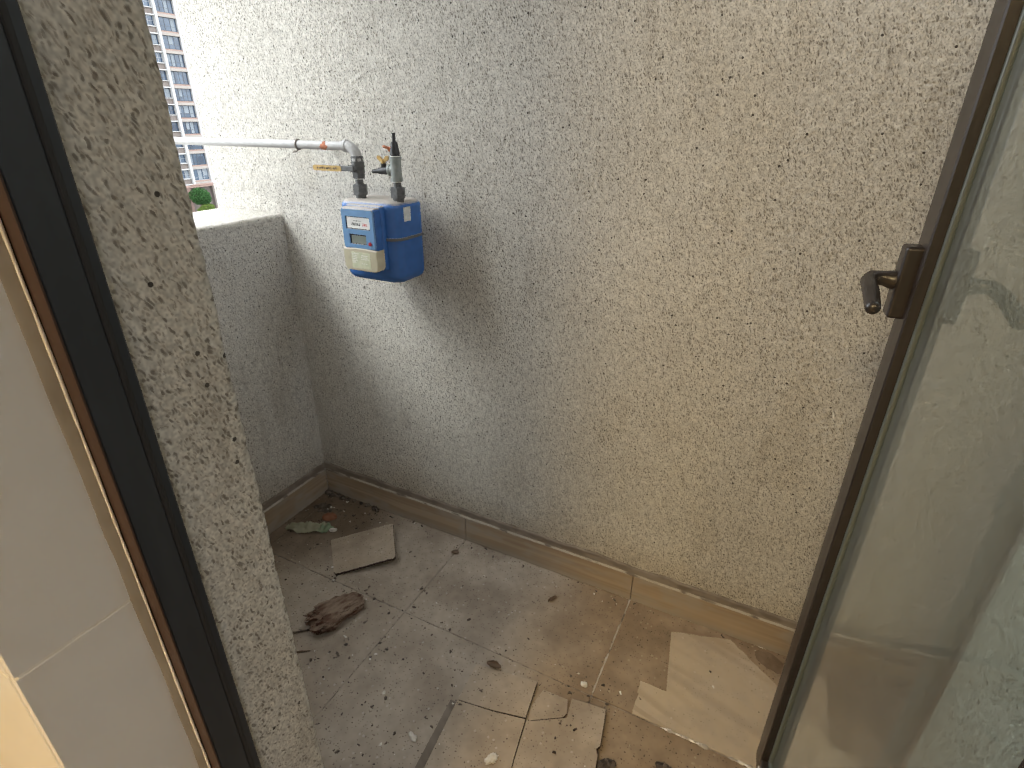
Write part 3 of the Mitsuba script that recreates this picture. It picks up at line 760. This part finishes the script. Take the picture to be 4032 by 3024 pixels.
plate([(0.235, -0.235), (0.392, -0.088), (0.400, -0.088), (0.412, -0.104), (0.508, -0.214), (0.507, -0.226), (0.496, -0.232), (0.366, -0.352), (0.352, -0.347)], 0.0012,
      'loose_tile', 'lifted loose tile piece with a dark gap under its edge, near the corner', ((-0.72, 0.69), -6.5), (0.30, -0.29), 0.0085)
plate([(0.946, -0.432), (1.118, -0.404), (1.1325, -0.508), (1.05, -0.528), (0.955, -0.543)], 0.001, 'loose_tile', 'broken tile strip left of the dark slot at the front of the floor', ((0, 1), -0.5), (0.95, -0.48), 0.0085)
plate([(1.140, -0.4145), (1.208, -0.411), (1.220, -0.447), (1.214, -0.462), (1.145, -0.5055), (1.1385, -0.5065), (1.1315, -0.468)], 0.001, 'loose_tile', 'thin broken tile scrap right of the dark slot', None, None, 0.0050)
plate([(0.955, -0.5455), (1.05, -0.5305), (1.1335, -0.511), (1.150, -0.61), (1.19, -0.80), (0.985, -0.83), (0.972, -0.70)], 0.001, 'loose_tile', 'large pale tile piece at the bottom edge, left of the thin crack', ((0, 1), 0.4), (1.15, -0.6), 0.0095)
plate([(1.137, -0.511), (1.150, -0.5075), (1.2245, -0.462), (1.218, -0.408), (1.262, -0.402), (1.306, -0.398), (1.314, -0.44), (1.3225, -0.492), (1.316, -0.503), (1.324, -0.515), (1.35, -0.66), (1.36, -0.79), (1.192, -0.80), (1.1525, -0.61)], 0.0015,
      'loose_tile', 'large tile piece with a raised right edge and a chipped corner', ((0, 1), -1.6), (1.15, -0.6), 0.009)

add('mortar_patch', prism([(0.936, -0.548), (0.953, -0.5465), (0.970, -0.70), (0.983, -0.835), (0.962, -0.835), (0.951, -0.715)], 0.0006, 0.0042), 'mortar', floor, smooth=False)

# ------------------------------------------------------------------ litter
def lump(center, size, rot, amp, seed, freq=18, sub=4, squash=0.25):
    m = trimesh.creation.icosphere(sub, 1.0)
    v = np.array(m.vertices)
    d = meshkit.fbm(v * 1.6 + seed, 4, seed) - 0.5
    ridge = np.abs(meshkit.noise(v * freq / 6 + 3, seed + 2) - 0.5)
    v = v * (1 + amp * d + amp * 0.7 * ridge)[:, None]
    v[:, 2] = np.where(v[:, 2] < -squash, -squash + 0.1 * (v[:, 2] + squash), v[:, 2])
    v = v * np.array(size)
    c, s = math.cos(rot), math.sin(rot)
    v = np.column_stack([c * v[:, 0] - s * v[:, 1], s * v[:, 0] + c * v[:, 1], v[:, 2]])
    v[:, 2] -= v[:, 2].min()
    m.vertices = v + np.array(center)
    return m


def bark(center, L, W, H, rot, seed):
    m = trimesh.creation.icosphere(5, 1.0)
    v = np.array(m.vertices)
    v = np.sign(v) * np.abs(v) ** np.array([0.55, 0.50, 0.45])                        # blocky
    ridge = np.abs(meshkit.noise(np.column_stack([v[:, 0] * 0.9, v[:, 1] * 4.0, v[:, 2] * 2.0]) + seed, seed) - 0.5)
    d = meshkit.fbm(v * 2.2 + seed, 4, seed) - 0.5
    e = meshkit.fbm(v * 6.5 + 4, 3, seed + 2) - 0.5
    v[:, 0] *= 1 + 0.35 * d + 0.25 * e
    v[:, 1] *= 1 + 0.55 * d + 0.25 * e - 0.22 * v[:, 0]
    v[:, 2] *= 1 + 0.5 * d + 0.30 * e
    v[:, 2] += 0.45 * v[:, 1] - 0.20 * v[:, 0] - 0.5 * ridge * (v[:, 2] > 0)
    tail = np.clip(-v[:, 0] - 0.45, 0, 1)
    v += tail[:, None] * 1.3 * (np.stack([meshkit.noise(v * 7 + k * 9, k) for k in range(3)], -1) - 0.5)   # crumbled end
    v = v * np.array([L, W, H])
    v[:, 2] -= np.percentile(v[:, 2], 4)
    v[:, 2] = np.maximum(v[:, 2], 0)
    c, s_ = math.cos(rot), math.sin(rot)
    m.vertices = np.column_stack([c * v[:, 0] - s_ * v[:, 1], s_ * v[:, 0] + c * v[:, 1], v[:, 2]]) + np.array(center)
    return m


add('bark_chunk', bark((0.486, -0.468, 0.0003), 0.076, 0.036, 0.017, math.radians(70), 6), 'bark', smooth=40, label='crumpled brown bark-like chunk lying on the tiles', cat='debris')
add('stick', hull_chain([(0.411, -0.584, 0.003), (0.436, -0.562, 0.0035), (0.462, -0.541, 0.004)], [0.0024, 0.0026, 0.0026], 10), 'crumb_dark', smooth=30, label='thin dark stick poking out from under the brown chunk', cat='stick')


def sheet(center, sx, sy, rot, amp, seed, h=0.012, n=40, curl=0.0, lobes=0.3):
    """a crumpled scrap: a thin closed sheet with an uneven outline"""
    r, t = np.meshgrid(np.linspace(0, 1, n), np.linspace(0, 2 * np.pi, 2 * n), indexing='ij')
    o = 1 + lobes * (meshkit.fbm(np.stack([np.cos(t) * 1.6 + 5, np.sin(t) * 1.6 + 5, 0 * t + seed], -1), 4, seed) - 0.5) * 2.6
    x, y = r * o * np.cos(t) * sx, r * o * np.sin(t) * sy
    Q = np.stack([x * 60, y * 60, 0 * x + seed], -1)
    z = h * (1 - r ** 2) * 0.5 + amp * np.abs(meshkit.noise(Q, seed + 1) - 0.5) * 2 + curl * (x / sx) ** 2 + 0.5 * amp * np.abs(meshkit.noise(Q * 2.3, seed + 4) - 0.5)
    c, s = math.cos(rot), math.sin(rot)
    top = np.stack([c * x - s * y + center[0], s * x + c * y + center[1], z + center[2] + 0.0008], -1)
    bot = top - np.array([0, 0, 0.0007])
    return join(grid(top), grid(bot[:, ::-1]))


add('green_wrapper', sheet((0.112, -0.219, 0.001), 0.082, 0.030, math.radians(28), 0.013, 4, 0.016), 'green_film', smooth=True, label='crumpled pale green plastic scrap near the corner', cat='wrapper')
add('clay_fragment', lump((0.138, -0.140, 0.0003), (0.026, 0.018, 0.014), 0.6, 0.5, 8), 'terracotta', smooth=40, label='reddish clay fragment beside the green scrap', cat='debris')
rb = join(*[lump((0.062 + dx, -0.102 + dy, 0.0004), (s, s * 0.8, s * 0.6), k, 0.8, 30 + k, sub=3) for k, (dx, dy, s) in enumerate(((0, 0, .016), (.022, .010, .012), (-.018, -.012, .010), (.030, -.014, .011), (.012, -.024, .009), (.046, -.004, .008)))])
add('rubble_heap', rb, 'crumb_dark', smooth=40, label='dark crumbly rubble beside the reddish fragment', cat='debris')
rb = join(*[lump((x, y, 0.0004), (s, s * 0.8, s * 0.6), k, 0.8, 50 + k, sub=3) for k, (x, y, s) in enumerate(((0.026, -0.026, .015), (0.048, -0.032, .012), (0.070, -0.022, .010), (0.096, -0.026, .012), (0.122, -0.022, .009), (0.15, -0.018, .008), (0.185, -0.018, .008), (0.215, -0.016, .010), (0.25, -0.018, .012), (0.268, -0.024, .009)))])
add('rubble_heap', rb, 'crumb_dark', smooth=40, label='row of dark crumbs along the skirting by the corner', cat='debris')
add('plaster_chip', lump((0.198, -0.188, 0.0003), (0.012, 0.008, 0.006), 0.3, 1.3, 12, sub=2), 'pale_flake', smooth=False, label='white plaster chip at the end of the green scrap', cat='debris')


def curled_leaf(c, L, W, rot, bendz, seed, name, label, mat='dry_leaf'):
    s, t = np.meshgrid(np.linspace(-1, 1, 26), np.linspace(-1, 1, 14), indexing='ij')
    w = W * np.sqrt(np.clip(1 - s ** 2, 0.02, 1)) * (0.8 + 0.4 * meshkit.noise(np.stack([s * 3, 0 * s, 0 * s + seed], -1), seed))
    x = L * s
    ang = t * bendz
    y = w * np.sin(ang) / max(bendz, 0.1)
    z = w * (1 - np.cos(ang)) / max(bendz, 0.1) + 0.25 * L * s ** 2 * 0.6 + 0.002 * meshkit.noise(np.stack([s * 6, t * 6, 0 * s], -1), seed)
    co, si = math.cos(rot), math.sin(rot)
    top = np.stack([c[0] + co * x - si * y, c[1] + si * x + co * y, z + c[2]], -1)
    top[..., 2] -= top[..., 2].min() - c[2] - 0.0009
    return add(name, join(grid(top[:, ::-1]), grid(top - np.array([0, 0, 0.0006]))), mat, smooth=True, label=label, cat='leaf')


curled_leaf((0.992, -0.4160, 0.0095), 0.021, 0.014, 0.1, 1.5, 3, 'dry_leaf', 'curled dry leaf on the broken tile left of the dark slot')
curled_leaf((1.040, -0.120, 0.0002), 0.017, 0.008, 1.1, 1.4, 6, 'dry_leaf', 'small dark curled leaf below the skirting, middle of the floor')
curled_leaf((0.657, -0.082, 0.0002), 0.013, 0.010, 0.5, 0.9, 9, 'dry_leaf', 'dark leaf crumb on the tile joint near the skirting')
curled_leaf((0.905, -0.672, 0.0002), 0.015, 0.010, -0.4, 1.3, 12, 'plaster_flake', 'pale curled flake at the bottom of the floor', 'pale_flake')
tag('plaster_flake', 'pale curled flake at the bottom of the floor', 'debris')
add('plaster_chip', lump((1.104, -0.634, 0.0105), (0.013, 0.009, 0.006), 0.9, 1.3, 15, sub=2), 'pale_flake', smooth=False, label='pinkish white chip on the large front tile piece', cat='debris')
add('plaster_chip', lump((1.230, -0.349, 0.0003), (0.008, 0.006, 0.005), 0.2, 1.3, 16, sub=2), 'crumb_pale', smooth=False, label='bright white chip just above the broken tiles', cat='debris')
add('dirt_clump', lump((1.345, -0.525, 0.0003), (0.022, 0.014, 0.010), 0.7, 0.9, 17, 30, 4), 'crumb_dark', smooth=40, label='dark dirt clump at the chipped corner of the raised tile', cat='debris')
add('dirt_clump', lump((1.472, -0.468, 0.0003), (0.020, 0.011, 0.008), 0.1, 0.9, 18, 30, 4), 'crumb_dark', smooth=40, label='dark dirt clump at the bottom edge below the white grout line', cat='debris')
mud = sheet((1.672, -0.050, 0.0003), 0.050, 0.028, -0.35, 0.0022, 21, 0.003)
add('mud_patch', mud, 'dry_mud', smooth=True, label='dried brown mud patch by the skirting next to the window sash', cat='debris')
add('wood_splinter', hull_chain([(0.455, -0.640, 0.002), (0.480, -0.618, 0.003), (0.500, -0.604, 0.002)], [0.0018, 0.0028, 0.0015], 8), 'dry_leaf', smooth=30, label='small brown splinter on the floor below the bark chunk', cat='splinter')

# loose crumbs nobody could count
rng = np.random.default_rng(11)
dk, wt = [], []
base = trimesh.creation.icosphere(1, 1.0)


def crumb(x, y, s, z=0.0):
    m = base.copy()
    a = rng.random() * 6.3
    v = np.array(m.vertices) * (1 + 0.35 * rng.standard_normal((len(m.vertices), 1)).clip(-1, 1)) * s * np.array([1.35, 0.8, 0.55])
    m.vertices = np.column_stack([math.cos(a) * v[:, 0] - math.sin(a) * v[:, 1] + x, math.sin(a) * v[:, 0] + math.cos(a) * v[:, 1] + y, v[:, 2] + z + s * 0.45])
    return m


LOOSE = [Polygon([(0.235, -0.235), (0.392, -0.088), (0.508, -0.226), (0.366, -0.352)]), Polygon([(0.94, -0.40), (1.31, -0.39), (1.37, -0.8), (0.97, -0.83)])]
from shapely.geometry import Point


def lift(x, y):
    return 0.013 if LOOSE[1].contains(Point(x, y)) else (None if LOOSE[0].contains(Point(x, y)) else 0.0)


for k in range(430):
    u_ = rng.random()
    if u_ < 0.35:
        x, y = 0.30 + 0.28 * rng.standard_normal(), -0.38 + 0.20 * rng.standard_normal()
    elif u_ < 0.60:
        x, y = rng.uniform(0.5, 1.0), rng.uniform(-0.9, -0.35)
    elif u_ < 0.72:
        x, y = rng.uniform(0.02, 1.9), -0.012 - abs(rng.normal(0, 0.03))
    else:
        x, y = rng.uniform(0.02, 2.0), rng.uniform(-0.9, -0.02)
    z = lift(x, y)
    if not (0.015 < x < 2.03 and -0.95 < y < -0.014) or z is None:
        continue
    s = 0.0012 + 0.0030 * rng.random() ** 2.2
    (wt if rng.random() < 0.16 else dk).append(crumb(x, y, s, z))
for (cx, cy, sg, n) in ((0.47, -0.39, 0.03, 24), (0.10, -0.10, 0.06, 60), (0.20, -0.02, 0.06, 24), (1.24, -0.48, 0.035, 10), (1.24, -0.35, 0.05, 24), (0.36, -0.36, 0.012, 8)):
    for k in range(n):
        x, y = cx + sg * rng.standard_normal(), cy + sg * rng.standard_normal()
        z = lift(x, y)
        if z is None or y > -0.012 or x < 0.012:
            continue
        (wt if rng.random() < 0.2 else dk).append(crumb(x, y, 0.001 + 0.003 * rng.random() ** 1.6, z))
add('dark_crumbs', join(*dk), 'crumb_dark', smooth=False, kind='stuff', label='dark seeds and dirt crumbs scattered over the balcony floor', cat='debris')
add('pale_crumbs', join(*wt), 'crumb_pale', smooth=False, kind='stuff', label='white plaster crumbs scattered over the balcony floor', cat='debris')

# ------------------------------------------------------------------ the apartment tower outside
tw = tag('apartment_tower', 'tall apartment tower with bands of windows seen past the wall end', 'building')
TX, TG = -110.2, -17.1
FH, FB = 2.9, -11.30
NF = 25
add('wall', join(box(TX - 14, TX - 1.0, 60, 96, TG, FB + NF * FH), box(TX - 1.0, TX - 0.15, 60, 72.05, TG, FB + NF * FH), box(TX - 1.0, TX - 0.15, 80.2, 96, TG, FB + NF * FH)), 'tower_render', tw, smooth=False)
add('pilaster', box(TX - 1.0, TX + 0.35, 75.85, 76.36, FB, FB + NF * FH), 'tower_white', tw, smooth=False)
add('pilaster', box(TX - 1.0, TX + 0.10, 80.14, 80.45, FB, FB + NF * FH), 'tower_white', tw, smooth=False)
add('pilaster', box(TX - 1.0, TX + 0.20, 71.8, 72.1, FB, FB + NF * FH), 'tower_white', tw, smooth=False)
add('column', box(TX - 1.0, TX + 0.10, 73.95, 75.0, TG, FB), 'tower_pink', tw, smooth=False)
add('plinth', join(box(TX - 1.0, TX + 0.35, 72.1, 80.2, FB - 0.55, FB - 0.15), box(TX - 1.0, TX + 0.1, 60, 73.9, TG, FB - 0.6), box(TX - 1, TX + 0.5, 75.2, 80.2, FB - 0.15, FB + 0.08)), 'tower_pink', tw, smooth=False)
rng = np.random.default_rng(3)
rest_f, rest_p, rest_c = [], [], []
for i in range(NF):
    z = FB + FH * i
    seen = i <= 11
    add('floor_band', join(box(TX - 1.0, TX + 0.12, 76.38, 80.12, z - 0.02, z + 0.46)), 'tower_cream', tw, smooth=False) if seen else None
    add('sill_band', box(TX - 1.0, TX + 0.02, 76.38, 80.12, z + 0.47, z + 0.68), 'tower_pink', tw, smooth=False) if seen else None
    add('ledge', join(box(TX - 1.0, TX + 0.18, 72.12, 75.83, z - 0.03, z + 0.17), box(TX - 1.0, TX + 0.14, 72.12, 75.83, z + 1.10, z + 1.22)), 'tower_white', tw, smooth=False) if seen else None
    add('wall_panel', box(TX - 1.0, TX - 0.12, 72.12, 75.83, z + 0.18, z + 1.09), 'tower_render', tw, smooth=False) if seen else None
    for c, (y0, y1, w0, w1) in enumerate(((76.60, 80.06, 0.70, 2.86), (72.3, 75.75, 1.24, 2.84))):
        pale = rng.random() < (0.25 if c == 0 else 0.7)
        n = int(rng.integers(3, 5))
        wx = TX - 0.30
        ws = [box(wx - 0.06, wx + 0.05, y0, y1, z + w0, z + w0 + 0.08), box(wx - 0.06, wx + 0.05, y0, y1, z + w1 - 0.08, z + w1), box(wx - 0.06, wx + 0.05, y0, y0 + 0.07, z + w0 + 0.08, z + w1 - 0.08), box(wx - 0.06, wx + 0.05, y1 - 0.07, y1, z + w0 + 0.08, z + w1 - 0.08)]
        ws += [box(wx - 0.05, wx + 0.04, y0 + (y1 - y0) * k / n - 0.035, y0 + (y1 - y0) * k / n + 0.035, z + w0 + 0.08, z + w1 - 0.08) for k in range(1, n)]
        tz = z + w0 + (0.75 if rng.random() < 0.6 else 0.45)
        k0 = int(rng.integers(0, n))
        ws.append(box(wx - 0.045, wx + 0.035, y0 + 0.07, y1 - 0.07, tz, tz + 0.05))
        pane = box(wx - 0.02, wx - 0.01, y0 + 0.05, y1 - 0.05, z + w0 + 0.05, z + w1 - 0.05)
        cur = []
        for k in range(n):
            if rng.random() < 0.42:
                a = y0 + (y1 - y0) * k / n + 0.08
                b = a + (y1 - y0) / n * rng.uniform(0.4, 0.85)
                cur.append(box(wx - 0.009, wx + 0.004, a, b, z + w0 + 0.1 + (0.7 if rng.random() < 0.3 else 0), z + w1 - 0.1))
        if seen:
            wk = add('window', join(*ws), 'tower_frame_pale' if pale else 'tower_frame', tw, smooth=False)
            add('pane', pane, 'pane_blue', wk, smooth=False)
            for cu in cur:
                add('curtain', cu, 'curtain', wk, smooth=False)
        else:
            rest_f += ws
            rest_p.append(pane)
    if not seen:
        rest_c += [box(TX - 1.0, TX + 0.12, 76.38, 80.12, z, z + 0.68), box(TX - 1.0, TX + 0.1, 72.12, 75.83, z, z + 1.2)]
add('upper_window_frames', join(*rest_f), 'tower_frame_pale', tw, smooth=False, kind='stuff')
add('upper_panes', join(*rest_p), 'pane_blue', tw, smooth=False, kind='stuff')
add('upper_bands', join(*rest_c), 'tower_white', tw, smooth=False, kind='stuff')
add('lobby_wall', box(TX - 1.0, TX - 0.9, 75.0, 80.2, TG, FB - 0.55), 'tower_render', tw, smooth=False)


def foliage(c, rad, n, leaf, seed):
    r = np.random.default_rng(seed)
    d = r.standard_normal((n, 3))
    d /= np.linalg.norm(d, axis=1, keepdims=True)
    q = d * (0.45 + 0.55 * r.random((n, 1)) ** 0.5)
    q *= (0.75 + 0.5 * meshkit.fbm(d * 1.7 + seed, 3, seed))[:, None]
    p = q * np.array(rad) + np.array(c)
    a = r.standard_normal((n, 3)); a /= np.linalg.norm(a, axis=1, keepdims=True)
    b = np.cross(a, r.standard_normal((n, 3))); b /= np.linalg.norm(b, axis=1, keepdims=True)
    s = leaf * (0.6 + 0.8 * r.random((n, 1)))
    V = np.stack([p - a * s, p + b * s * 0.5, p + a * s, p - b * s * 0.5], 1).reshape(-1, 3)
    i = np.arange(n)[:, None] * 4
    return trimesh.Trimesh(V, np.vstack([i + [0, 1, 2], i + [0, 2, 3]]), process=False)


tr = tag('street_tree', 'round green tree standing at the foot of the apartment tower', 'tree')
tc = np.array([-107.6, 74.95, -13.35])
add('trunk', join(tube([(tc[0], tc[1], -17.1), (tc[0] + 0.1, tc[1] + 0.05, -15.6), (tc[0], tc[1], -14.2)], [0.16, 0.12, 0.06], 12), *[tube([(tc[0] + 0.08, tc[1], -15.4), (tc[0] + dx, tc[1] + dy, -13.6)], [0.07, 0.03], 8) for dx, dy in ((0.6, 0.8), (-0.5, -0.9), (0.2, -0.6))]), 'trunk_bark', tr)
add('crown', join(foliage(tc, (1.9, 2.0, 1.65), 3000, 0.17, 2), foliage(tc + [0.5, 0.6, -0.5], (1.2, 1.2, 1.0), 1500, 0.15, 5)), 'leaf', tr, smooth=False)
sh = tag('shrub', 'yellow-green shrub below the round tree', 'shrub')
sc = np.array([-106.6, 75.3, -15.6])
add('leaves', join(foliage(sc, (1.2, 1.6, 0.85), 2600, 0.13, 7), foliage(sc + [0.2, -1.3, -0.25], (0.8, 0.9, 0.55), 1100, 0.12, 8)), 'leaf_pale', sh, smooth=False)
add('stem', join(*[tube([(sc[0], sc[1] + k * 0.15, -17.1), (sc[0] + 0.1 * k, sc[1] + 0.4 * k, -15.5)], [0.05, 0.02], 6) for k in (-2, -1, 0, 1, 2)]), 'trunk_bark', sh)
